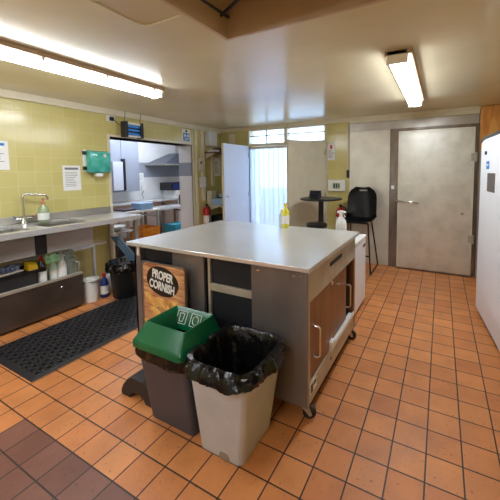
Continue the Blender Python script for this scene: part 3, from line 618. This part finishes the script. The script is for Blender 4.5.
# side with sliding doors
f = build('fascia', MB().box(ix1-.025, ix1, iy0+.0455, iy1, .685, zt_), M_facia, t, bevel=.002)
build('finger_slot', MB().box(ix1-.001, ix1+.003, 1.84, 2.10, .79, .815), M_void, f)
build('side_post', MB().box(ix1-.03, ix1, iy0+.0203, iy0+.045, zb, zt_), M_facia, t, bevel=.002)
build('side_post', MB().box(ix1-.035, ix1, iy1-.045, iy1, zb, .684), M_wood, t, bevel=.002)
build('interior_shelf', MB().box(-1.58, ix1-.08, iy0+.05, iy1-.03, .42, .44), M, t)
def sdoor(x, y0, y1, hy):
    d = build('sliding_door', MB().box(x-.012, x, y0, y1, .235, .684), M_wood, t, bevel=.002)
    build('door_handle', MB().tube([(x, hy, .36), (x+.035, hy, .36), (x+.045, hy+.004, .37), (x+.045, hy+.004, .525), (x+.035, hy, .535), (x, hy, .535)], .007), M_chrome, d, smooth=True)
    return d
sdoor(ix1-.004, iy0+.047, 1.88, 1.545); sdoor(ix1-.02, 1.85, 2.29, 2.245)
build('pivot_pin', MB().lathe((ix1-.003, 1.89, .655), [(.008, 0), (.008, .02)], 10), M_wh, t)
rl = build('bottom_rail', MB().box(ix1-.03, ix1, iy0+.046, iy1-.046, zb, .222), M_facia, t, bevel=.002)
build('door_track', MB().box(ix1-.03, ix1+.012, 1.84, 2.42, .223, .236).box(ix1+.004, ix1+.012, 1.84, 2.42, .236, .252), M_wh, t, bevel=.001)
build('white_foot_bracket', MB().box(ix1-.02, ix1+.016, 1.84, 1.90, .236, .285), M_wh, t, bevel=.004)
lb = build('rating_label', MB().box(ix1+.0005, ix1+.002, 1.50, 1.60, .15, .21), M_paper, rl)
turned(build('knob', MB().lathe((0, 0, 0), [(.012, 0), (.012, .006)], 12), M_darksteel, t), (ix1, 1.86, .165), PI/2, 'Y')
build('label_mark', MB().box(ix1+.002, ix1+.003, 1.508, 1.54, .155, .205).box(ix1+.002, ix1+.003, 1.55, 1.59, .18, .20), M_black, t)
def castor(x, y, a=0):
    c = build('castor', MB().box(x-.035, x+.035, y-.03, y+.03, .092, .099).lathe((x, y, .075), [(.018, 0), (.018, .017)], 12), M_steel, t)
    R = Matrix.Translation((x, y, 0)) @ Matrix.Rotation(a, 4, 'Z')
    mb = MB()
    for s in (-1, 1): mb.prism([(-.012, s*.022, .08), (.03, s*.022, .08), (.045, s*.022, .032), (.03, s*.022, .026)], (0, .003*s, 0))
    mb.box(-.012, .03, -.022, .022, .072, .08); bmesh.ops.transform(mb.bm, matrix=R, verts=mb.bm.verts); build('fork', mb, M_steel, c)
    mb = MB().lathe((0, 0, -.014), [(.030, 0), (.038, .004), (.038, .024), (.030, .028)], 20)
    bmesh.ops.transform(mb.bm, matrix=R @ Matrix.Translation((.03, 0, .039)) @ Matrix.Rotation(PI/2, 4, 'X'), verts=mb.bm.verts); build('wheel', mb, M_rubber, c, smooth=True)
castor(-.66, 1.51, .4); castor(-.66, 2.43, .2); castor(-1.95, 1.52, 2.4); castor(-1.95, 2.43, 2.0)

# things on the island and freezer
bottle('yellow squeeze bottle near the back edge of the steel island', (-1.245, 2.44, top+.001), .034, .215, mat('yellow_liquid', (222, 214, 70), .25), M_yellow)
bottle('clear bottle with pale trigger right behind the yellow bottle', (-1.30, 2.47, top+.001), .026, .16, M_clear, M_wh, band=False)
t = thing('under_counter_freezer', 'white under-counter freezer tucked behind the steel island', 'freezer', (-1.0, 2.93, 0))
fx0, fx1, fy0, fy1, fh = -1.28, -.69, 2.575, 3.22, .735
build('freezer_body', MB().box(fx0, fx1-.045, fy0, fy1, .03, fh-.03), M_fridge, t, bevel=.006)
d = build('freezer_door', MB().box(fx1-.042, fx1, fy0, fy1, .05, fh-.032), M_fridge, t, bevel=.01)
build('top_board', MB().box(fx0, fx1+.006, fy0, fy1, fh-.029, fh), M_wh, t, bevel=.006)
build('handle_recess', MB().box(fx1+.0, fx1+.003, fy1-.14, fy1-.03, fh-.11, fh-.085), M_black, d)
build('plinth', MB().box(fx0+.02, fx1-.05, fy0+.02, fy1-.02, .001, .03), M_black, t)
bottle('white trigger spray bottle standing on the freezer behind the island', (-.80, 2.68, fh+.001), .05, .31, M_wh, M_wh, trig=True, band=False)

# sign on stand
t = thing('pavement_sign', 'pasty advertising sign on black rubber base leaning against the island', 'sign', (-1.63, 1.33, 0))
base = MB()
pts = []
X0, X1 = -1.775, -1.468
prof = [(X0-.0, .0), (X0+.0, .03), (X0+.02, .07), (X0+.06, .115), (X0+.10, .14), (X1-.10, .14), (X1-.06, .115), (X1-.02, .07), (X1, .03), (X1, 0), (X1-.085, 0), (X1-.10, .03), (X1-.14, .045), (X0+.14, .045), (X0+.10, .03), (X0+.085, 0)]
base.prism([(x, 1.16, z+.001) for x, z in prof], (0, .222, 0))
build('base', base, M_rubber, t, bevel=.008)
build('stem', MB().box(-1.68, -1.58, 1.383, 1.389, .13, .24), M_black, t)
# panel with rounded corners
py = 1.392
P = rrect(-1.825, -1.43, .22, .79, 0, .025)
pan = build('panel', MB().prism([(p.x, py, p.y) for p in P], (0, .018, 0)), mat('dark_panel_edge', (120, 96, 76), .4), t)
P = rrect(-1.819, -1.436, .226, .784, 0, .02)
pl = bpy.data.materials.new('printed_planks'); pl.use_nodes = True; nt = pl.node_tree; n_ = nt.nodes; b = n_['Principled BSDF']; b.inputs['Roughness'].default_value = .3
tc = n_.new('ShaderNodeTexCoord'); mp = n_.new('ShaderNodeMapping'); mp.inputs['Scale'].default_value = (2, 1, 14); wv = n_.new('ShaderNodeTexNoise'); wv.inputs['Scale'].default_value = 3
rp = n_.new('ShaderNodeValToRGB'); rp.color_ramp.elements[0].color = lin((168, 108, 70)); rp.color_ramp.elements[1].color = lin((226, 176, 128)); rp.color_ramp.elements[0].position = .35; rp.color_ramp.elements[1].position = .65
nt.links.new(tc.outputs['Object'], mp.inputs[0]); nt.links.new(mp.outputs[0], wv.inputs['Vector']); nt.links.new(wv.outputs['Fac'], rp.inputs[0]); nt.links.new(rp.outputs[0], b.inputs['Base Color'])
face = build('poster', MB().prism([(p.x, py-.0015, p.y) for p in P], (0, .0013, 0)), pl, pan)
blob = []
for i in range(40):
    a = 2*PI*i/40; r = 1+.05*noise.noise(Vector((math.cos(a)*2, math.sin(a)*2, 5)))
    x = .150*math.cos(a)*r; z = .100*math.sin(a)*r; q = -.12
    blob.append((-1.635+x*math.cos(q)-z*math.sin(q), py-.003, .675+x*math.sin(q)+z*math.cos(q)))
bd = build('badge', MB().prism(blob, (0, .0014, 0)), M_black, pan)
rt = Vector((math.cos(-.12), 0, math.sin(-.12))); up = Vector((-rt.z, 0, rt.x))
for body, dz, sz in (('PROPER', .038, .080), ('CORNISH', -.036, .080)):
    pos = Vector((-1.635, py-.0034, .675))+up*dz
    text('badge_lettering', body, sz, face_mat(pos, rt, up), M_paper, pan, squash=.68)
for bx, bz, a in ((-1.745, .535, .55), (-1.64, .525, .35), (-1.52, .535, .15), (-1.70, .45, .5), (-1.56, .44, .2), (-1.75, .36, .3), (-1.60, .34, .2)):
    mb = MB(); bmesh.ops.create_icosphere(mb.bm, subdivisions=3, radius=1)
    for v in mb.bm.verts: v.co = Vector((v.co.x*.075, v.co.y*.003, v.co.z*.034*(1-.35*v.co.x**2)))
    bmesh.ops.transform(mb.bm, matrix=Matrix.Translation((bx, py-.004, bz)) @ Matrix.Rotation(a, 4, 'Y'), verts=mb.bm.verts)
    build('printed_pasty', mb, mat('golden_pastry', (240, 196, 116), .5, rgb2=(204, 138, 62), scale=26), pan, smooth=True)

# recycling bin with green lid
t = thing('recycling_bin', 'slim dark grey bin with green funnel lid and black liner', 'bin', (-1.3, 1.22, 0))
build('bin_body', taper_bin(-1.455, -1.125, 1.125, 1.355, -1.49, -1.125, 1.075, 1.365, .435, r=.025), M_greybin, t)
liner('bin_liner', -1.49, -1.13, 1.072, 1.362, .440, .055, t, flare=.016, seed=9, puff=.010)
z0, z1 = .446, .566
ob = rrect(-1.508, -1.128, 1.052, 1.385, z0, .03); ob2 = rrect(-1.508, -1.128, 1.052, 1.385, z0+.03, .03); sh = rrect(-1.50, -1.138, 1.062, 1.378, z0+.045, .03)
tp = rrect(-1.462, -1.166, 1.122, 1.352, z1, .012); tp2 = rrect(-1.452, -1.176, 1.132, 1.342, z1-.004, .01); inn = rrect(-1.405, -1.225, 1.175, 1.30, z0+.035, .01); inb = rrect(-1.402, -1.228, 1.178, 1.297, z0+.005, .01); lo = rrect(-1.49, -1.14, 1.07, 1.37, z0+.004, .03)
lid = build('lid', MB().rings([lo, ob, ob2, sh, tp, tp2, inn, inb], False, False), M_green, t, smooth=True)
# icons on the funnel's inner far wall
sl = Vector((0, -.042, -.081)).normalized(); upv = -sl
def funnel_pt(x, s): return Vector((x, 1.338, .558))+sl*s+Vector((0, -.003, -.0006))
mb = MB()
def stroke(pts, w_=.0035):
    for a, b in zip(pts, pts[1:]): mb.bar(funnel_pt(*a), funnel_pt(*b), w_, .001)
for xa in (-1.425, -1.315): stroke([(xa, .008), (xa+.075, .008), (xa+.075, .078), (xa, .078), (xa, .008)])
stroke([(-1.405, .02), (-1.37, .02), (-1.375, .066), (-1.40, .066), (-1.405, .02)]); stroke([(-1.387, .02), (-1.380, .012)])
stroke([(-1.2775+.022*math.cos(2*PI*k/12), .043+.024*math.sin(2*PI*k/12)) for k in range(13)])
build('lid_icons', mb, M_paper, lid)

# white bin with a black sack
t = thing('waste_bin', 'pale grey slim bin lined with a crumpled black sack', 'bin', (-.92, 1.24, 0))
build('bin_body', taper_bin(-1.065, -.805, 1.10, 1.385, -1.07, -.725, 1.03, 1.40, .50, r=.03), M_whitebin, t)
liner('bin_liner', -1.07, -.725, 1.03, 1.39, .508, .07, t, flare=.030, seed=1, deep=.28, puff=.026)
P = [(-.905+.032*math.cos(PI*k/10), 1.0945-.075*0, .004+.045*math.sin(PI*k/10)) for k in range(11)]
build('foot_recess', MB().prism(P, (0, .004, 0)), mat('recess_grey', (150, 146, 140), .3, .4), t)

# ------------------------------------------------------------------ tall fridge at right
t = thing('tall_fridge', 'tall white upright fridge with black curved top at right', 'fridge', (.338, 3.50, 0))
t.rotation_euler = (0, 0, .10)
gx, gy0, gy1 = .338, 2.60, 3.50
def gtop(y): k = 2*abs(y-(gy0+gy1)/2)/(gy1-gy0); return 1.685-.028*k**8
build('fridge_body', MB().box(gx+.04, .98, gy0+.01, gy1-.01, .05, 1.60), M_fridge, t, bevel=.006)
ysf = [gy1-(gy1-gy0)*k/24 for k in range(25)]
P = [(gx, gy0, .05), (gx, gy1, .05)] + [(gx, y, gtop(y)) for y in ysf]
build('fridge_door', MB().prism(P, (.036, 0, 0)), M_fridge, t, bevel=.004)
mb = MB(); A = [(y, gtop(y)+.002) for y in ysf]
mb.prism([(gx-.006, y, z) for y, z in A]+[(gx-.006, y, z+.022) for y, z in A[::-1]], (.30, 0, 0)); build('curved_top_trim', mb, M_black, t)
build('plinth', MB().box(gx+.03, .97, gy0+.02, gy1-.02, .001, .05), M_black, t)
build('dark_notice', MB().box(gx-.003, gx-.0003, 2.98, 3.22, 1.215, 1.375), mat('dark_grey_notice', (92, 84, 80), .5), t)
build('blue_sticker', MB().box(gx-.003, gx-.0003, 3.18, 3.27, 1.41, 1.48), M_blueink, t); build('sticker_line', MB().box(gx-.004, gx-.003, 3.20, 3.25, 1.44, 1.455), M_paper, t)
build('lock', MB().box(gx-.012, gx-.0003, 3.28, 3.31, 1.54, 1.57), M_black, t)

# ------------------------------------------------------------------ seating by the cold room
t = thing('bar_stool', 'black plastic bucket seat bar stool on a sled frame', 'stool', (-1.0, 4.3, 0))
sx, sy, sz = -1.01, 4.26, .715
mb = MB(); rows = []
NU, NV = 14, 18
def shellpt(u, v):   # u -1..1 across, v 0..1 front of seat to top of back
    if v < .5:
        s_ = v/.5; y = -.21+.36*s_; z = .02-.03*math.sin(PI*s_)-.03*(1-s_)**3+.0; hw = .20+.015*s_
    else:
        s_ = (v-.5)/.5; y = .15+.07*s_+.03*math.sin(PI/2*min(1, s_*2)); z = .02+.43*s_; hw = .215-.0*s_
        hw *= 1-.06*s_
        if s_ > .6: hw *= (max(0, 1-((s_-.6)/.44)**2.6))**.5
    return Vector((sx+u*hw, sy+y-(.06*u*u if v > .5 else 0)*(1), sz+z+.035*u*u*(1 if v < .5 else .3)))
V = [[mb.bm.verts.new(shellpt(-1+2*i/NU, j/NV)) for i in range(NU+1)] for j in range(NV+1)]
for j in range(NV):
    for i in range(NU): mb.bm.faces.new((V[j][i], V[j][i+1], V[j+1][i+1], V[j+1][i]))
bmesh.ops.solidify(mb.bm, geom=mb.bm.faces[:], thickness=.012)
build('seat_shell', mb, M_black, t, smooth=True)
build('hand_slot', MB().box(sx-.055, sx+.055, sy+.225, sy+.24, sz+.395, sz+.415), M_steel, t, bevel=.003)
for s in (-1, 1):
    x = sx+s*.20
    build('leg_frame', MB().tube([(sx+s*.15, sy-.13, sz-.02), (x-s*.005, sy-.155, .02), (x, sy-.14, .012), (x, sy+.34, .012), (x, sy+.345, .02), (sx+s*.15, sy+.10, sz-.01)], .011), M_black, t, smooth=True)
build('foot_rail', MB().tube([(sx-.185, sy-.148, .25), (sx+.185, sy-.148, .25)], .010), M_black, t, smooth=True)
build('seat_brace', MB().tube([(sx-.15, sy-.13, sz-.022), (sx+.15, sy-.13, sz-.022)], .010), M_black, t, smooth=True)
build('seat_brace', MB().tube([(sx-.15, sy+.10, sz-.022), (sx+.15, sy+.10, sz-.022)], .010), M_black, t, smooth=True)
c = (-1.49, 4.02, 0)
t = thing('round_table', 'small round black poseur table beside the bar stool', 'table', c)
build('table_top', MB().lathe(c, [(.285, 1.008), (.292, 1.014), (.292, 1.026), (.285, 1.03)], 40), M_black, t)
build('column', MB().lathe(c, [(.035, .02), (.035, 1.0078)], 20), M_black, t, smooth=True)
build('foot_plate', MB().lathe(c, [(.22, .001), (.22, .012), (.05, .02)], 32), M_black, t)
t = thing('card_terminal', 'black till terminal standing on the round black table', 'terminal', (-1.56, 3.98, 1.031))
build('screen_case', MB().hexa([(-1.64, 3.93, 1.034), (-1.48, 3.93, 1.034), (-1.48, 4.02, 1.034), (-1.64, 4.02, 1.034)], [(-1.64, 3.98, 1.135), (-1.48, 3.98, 1.135), (-1.48, 4.01, 1.135), (-1.64, 4.01, 1.135)]), M_black, t, bevel=.004)
build('screen', MB().hexa([(-1.63, 3.934, 1.045), (-1.49, 3.934, 1.045), (-1.49, 3.937, 1.045), (-1.63, 3.937, 1.045)], [(-1.63, 3.972, 1.125), (-1.49, 3.972, 1.125), (-1.49, 3.975, 1.125), (-1.63, 3.975, 1.125)]), mat('dark_screen', (30, 34, 48), .1), t)
c = (-1.40, 3.62, 0)
t = thing('backless_stool', 'dark backless round stool pushed under the round table', 'stool', c)
build('seat', MB().lathe(c, [(.12, .69), (.135, .70), (.135, .735), (.12, .745)], 28), M_black, t, smooth=True)
build('column', MB().lathe(c, [(.022, .02), (.022, .69)], 14), M_darksteel, t, smooth=True); build('foot_plate', MB().lathe(c, [(.14, .001), (.14, .012), (.03, .02)], 28), M_darksteel, t)

# on the tiled column
def back_sheet(label, x0, x1, z0, z1, lines, head=None, m=M_paper):
    y = YB; t = thing('wall_notice', label, 'notice', ((x0+x1)/2, y-.002, z0)); build('sheet', MB().box(x0, x1, y-.003, y-.001, z0, z1), m, t)
    if head: build('heading', MB().box(x0+(x1-x0)*.35, x1-(x1-x0)*.35, y-.004, y-.003, z1-(z1-z0)*.35, z1-(z1-z0)*.12), head, t)
    mb = MB(); random.seed(2)
    for k in range(lines):
        z = z1-(z1-z0)*(.42+.5*k/lines); mb.box(x0+.012, x1-.012-random.random()*.04, y-.0036, y-.003, z-.006, z)
    build('print_lines', mb, M_ink, t)
back_sheet('tall white notice with red symbol on the green tiled column', -1.625, -1.50, 1.58, 1.85, 7, M_red)
t = thing('hand_dryer_box', 'white wall unit with small dark figures on the green tiled column', 'box', (-1.45, YB-.03, 1.09))
build('casing', MB().box(-1.60, -1.32, YB-.05, YB-.001, 1.09, 1.27), M_wh, t, bevel=.008)
build('figure_panel', MB().box(-1.52, -1.40, YB-.0525, YB-.0502, 1.13, 1.22), mat('pale_green_panel', (150, 180, 150), .4), t)
build('figure_marks', MB().box(-1.505, -1.48, YB-.054, YB-.0526, 1.14, 1.21).box(-1.465, -1.445, YB-.054, YB-.0526, 1.14, 1.21).box(-1.43, -1.415, YB-.054, YB-.0526, 1.15, 1.20), M_black, t)
blk('switch_box', 'black switch on the edge of the tiled column beside the cold room', 'switch', (-1.305, -1.268, YB-.03, YB-.001, 1.30, 1.42), M_black, bevel=.003)
blk('conduit', 'thin pale conduit down the edge of the green tiled column', 'conduit', (-1.295, -1.278, YB-.02, YB-.001, 1.425, 2.10), M_cream)
extinguisher('red fire extinguisher hung on the tiled column behind the round table', (-1.38, YB-.085, .42), h=.46, r=.07)

# ------------------------------------------------------------------ next room furniture
M_grey = mat('pale_grey_laminate', (196, 200, 210), .4)
t = thing('tall_cabinet', 'tall blue-grey wall cabinet inside the next room', 'cabinet', (-5.85, 4.1, 1.0))
build('cabinet_body', MB().box(-5.998, -5.70, 3.55, 4.36, 1.02, 2.10), M_band, t, bevel=.004)
build('cabinet_door', MB().box(-5.698, -5.68, 3.56, 3.95, 1.03, 2.09), M_band, t, bevel=.002); build('cabinet_door', MB().box(-5.698, -5.68, 3.96, 4.35, 1.03, 2.09), M_band, t, bevel=.002)
t = thing('apron_holder', 'pale streaked panel on dark rail hanging before the blue-grey cabinet', 'panel', (-5.6, 3.9, 1.05))
build('panel', MB().box(-5.67, -5.60, 3.72, 3.93, 1.06, 1.62), M_grey, t, bevel=.004); build('rail', MB().box(-5.678, -5.58, 3.94, 3.97, 1.05, 1.68), M_black, t)
def table(label, x0, x1, y0, y1, z, m, lm, name='work_table'):
    t = thing(name, label, 'table', ((x0+x1)/2, (y0+y1)/2, 0)); build('table_top', MB().box(x0, x1, y0, y1, z-.03, z), m, t, bevel=.003)
    for x in (x0+.03, x1-.03):
        for y in (y0+.03, y1-.03): build('leg', MB().box(x-.018, x+.018, y-.018, y+.018, .001, z-.031), lm, t)
    build('cross_rail', MB().box(x0+.05, x1-.05, y1-.035, y1-.02, .62, .65), lm, t)
table('white topped work table just inside the next room', -4.95, -4.45, 3.15, 3.80, .77, M_wh, M_steel)
table('steel work table to the right inside the next room', -4.95, -4.5, 3.83, 4.6, .745, M_steeltop, M_darksteel)
table('long steel bench along the far wall of next room', -5.98, -5.45, 3.3, 5.2, .80, M_steeltop, M_steel)
blk('plastic_box', 'white and blue plastic box on the white work table', 'box', (-4.75, -4.5, 3.45, 3.70, .771, .88), M_lightblue, bevel=.01)
blk('baking_tray', 'dark tray lying on the white work table', 'tray', (-4.85, -4.55, 3.18, 3.40, .771, .80), mat('dark_plum_tray', (70, 44, 56), .4), bevel=.004)
t = thing('extractor_hood', 'sloping dark steel extractor hood over the far bench', 'hood', (-5.7, 5.45, 1.55))
build('canopy', MB().hexa([(-5.995, 4.75, 1.60), (-5.35, 4.75, 1.60), (-5.35, 6.1, 1.60), (-5.995, 6.1, 1.60)], [(-5.995, 5.45, 1.87), (-5.7, 5.45, 1.87), (-5.7, 6.0, 1.87), (-5.995, 6.0, 1.87)]), mat('hood_dark_steel', (84, 88, 98), .35, .5), t, bevel=.004)
build('rim', MB().box(-5.995, -5.345, 4.745, 6.105, 1.565, 1.599), M_steel, t); build('flue', MB().box(-5.95, -5.75, 5.62, 5.85, 1.871, 2.44), M_steel, t)
t = thing('microwave', 'blue-fronted microwave on a white cupboard under the hood', 'microwave', (-5.7, 5.4, .97))
build('casing', MB().box(-5.95, -5.56, 5.1, 5.62, .985, 1.17), M_black, t, bevel=.006); build('door_glass', MB().box(-5.559, -5.552, 5.13, 5.46, 1.01, 1.15), M_blue, t); build('control_panel', MB().box(-5.559, -5.552, 5.48, 5.60, 1.01, 1.15), M_lightblue, t)
t = thing('oven_cupboard', 'white cupboard holding a black oven in the next room', 'cupboard', (-5.7, 5.55, 0))
build('cupboard_body', MB().box(-5.98, -5.56, 5.22, 5.95, .001, .984), M_wh, t, bevel=.004); o = build('oven_door', MB().box(-5.559, -5.54, 5.30, 5.75, .62, .87), M_black, t, bevel=.004)
build('oven_handle', MB().tube([(-5.52, 5.34, .84), (-5.52, 5.71, .84)], .008), M_chrome, o)
t = sheet('small pale notice on the far wall of the next room', 4.56, 4.70, 1.20, 1.40, x=-5.998, lines=4)
t = thing('wall_phone', 'white wall telephone with hanging cord in next room', 'telephone', (-5.97, 4.6, .9))
build('handset', MB().box(-5.996, -5.95, 4.62, 4.70, 1.00, 1.12), M_wh, t, bevel=.006); build('cord', MB().tube([(-5.96, 4.66, 1.0), (-5.95, 4.60, .92), (-5.95, 4.64, .83)], .006), M_ink, t)
t = thing('plastic_crate', 'orange plastic crate standing on a grey crate beyond the doorway', 'crate', (-4.54, 3.53, .30))
def crate(t, x0, x1, y0, y1, z0, h, m):
    mb = MB().box(x0, x1, y0, y1, z0, z0+.01)
    for k in range(5):
        z = z0+.01+(h-.01)*k/5; q = (h-.01)/5*.8
        mb.box(x0, x0+.012, y0, y1, z, z+q).box(x1-.012, x1, y0, y1, z, z+q).box(x0, x1, y0, y0+.012, z, z+q).box(x0, x1, y1-.012, y1, z, z+q)
    build('slatted_sides', mb, m, t)
    mb = MB()
    for x in (x0, x1-.025):
        for y in (y0, y1-.025): mb.box(x-.001, x+.026, y-.001, y+.026, z0, z0+h)
    build('corner_posts', mb, m, t)
crate(t, -4.72, -4.36, 3.36, 3.70, .28, .20, M_orange)
t = thing('plastic_crate', 'grey plastic crate beneath the orange crate beyond the doorway', 'crate', (-4.54, 3.53, .01))
crate(t, -4.72, -4.36, 3.36, 3.70, .001, .275, M_ink)
blk('plastic_crate', 'turquoise plastic box beside the orange crate', 'box', (-4.55, -4.25, 3.95, 4.25, .001, .46), mat('turquoise_plastic', (50, 150, 180), .4), bevel=.01)
t = thing('steel_trolley', 'low steel trolley beside the sink end beyond the doorway', 'trolley', (-4.3, 2.85, 0))
for z in (.15, .52): build('tray', MB().box(-4.50, -4.13, 2.6, 3.05, z, z+.02), M_steel, t, bevel=.003)
for x in (-4.49, -4.14):
    for y in (2.61, 3.04): build('leg', MB().box(x-.012, x+.012, y-.012, y+.012, .001, .66), M_steel, t)
blk('cooking_pot', 'dark tray of pans on the lower shelf of the steel trolley', 'tray', (-4.46, -4.18, 2.66, 3.0, .171, .36), M_black, bevel=.01)
t = thing('white_bowl', 'white bowl on the steel trolley beyond the doorway', 'bowl', (-4.3, 2.85, .541))
build('bowl_body', MB().lathe((-4.3, 2.85, .541), [(.05, 0), (.12, .05), (.14, .07), (.13, .07), (.04, .012)], 28), M_wh, t, smooth=True)

# ------------------------------------------------------------------ group phrases for repeated things
GROUPS = {'ceiling_lamp': 'fluorescent ceiling lamps', 'door_leaf': 'open door leaves of the back doorway', 'cleaning_cloth': 'cleaning cloths around the sink',
          'cleaner_bottle': 'cleaning bottles', 'spray_bottle': 'trigger spray bottles', 'pipe_casing': 'cream pipe casings in the left corner',
          'fire_extinguisher': 'red fire extinguishers', 'wall_notice': 'printed wall notices', 'wall_shelf': 'corner wall shelves', 'food_tub': 'blue tubs on the lower corner shelf',
          'small_box': 'small boxes on the corner shelves', 'plastic_crate': 'plastic crates beyond the doorway', 'work_table': 'work tables in the next room', 'plywood_board': 'orange plywood boards'}
for o in COL.objects:
    if o.parent is None and 'label' in o and 'kind' not in o:
        g = GROUPS.get(o.name.split('.')[0])
        if g: o['group'] = g
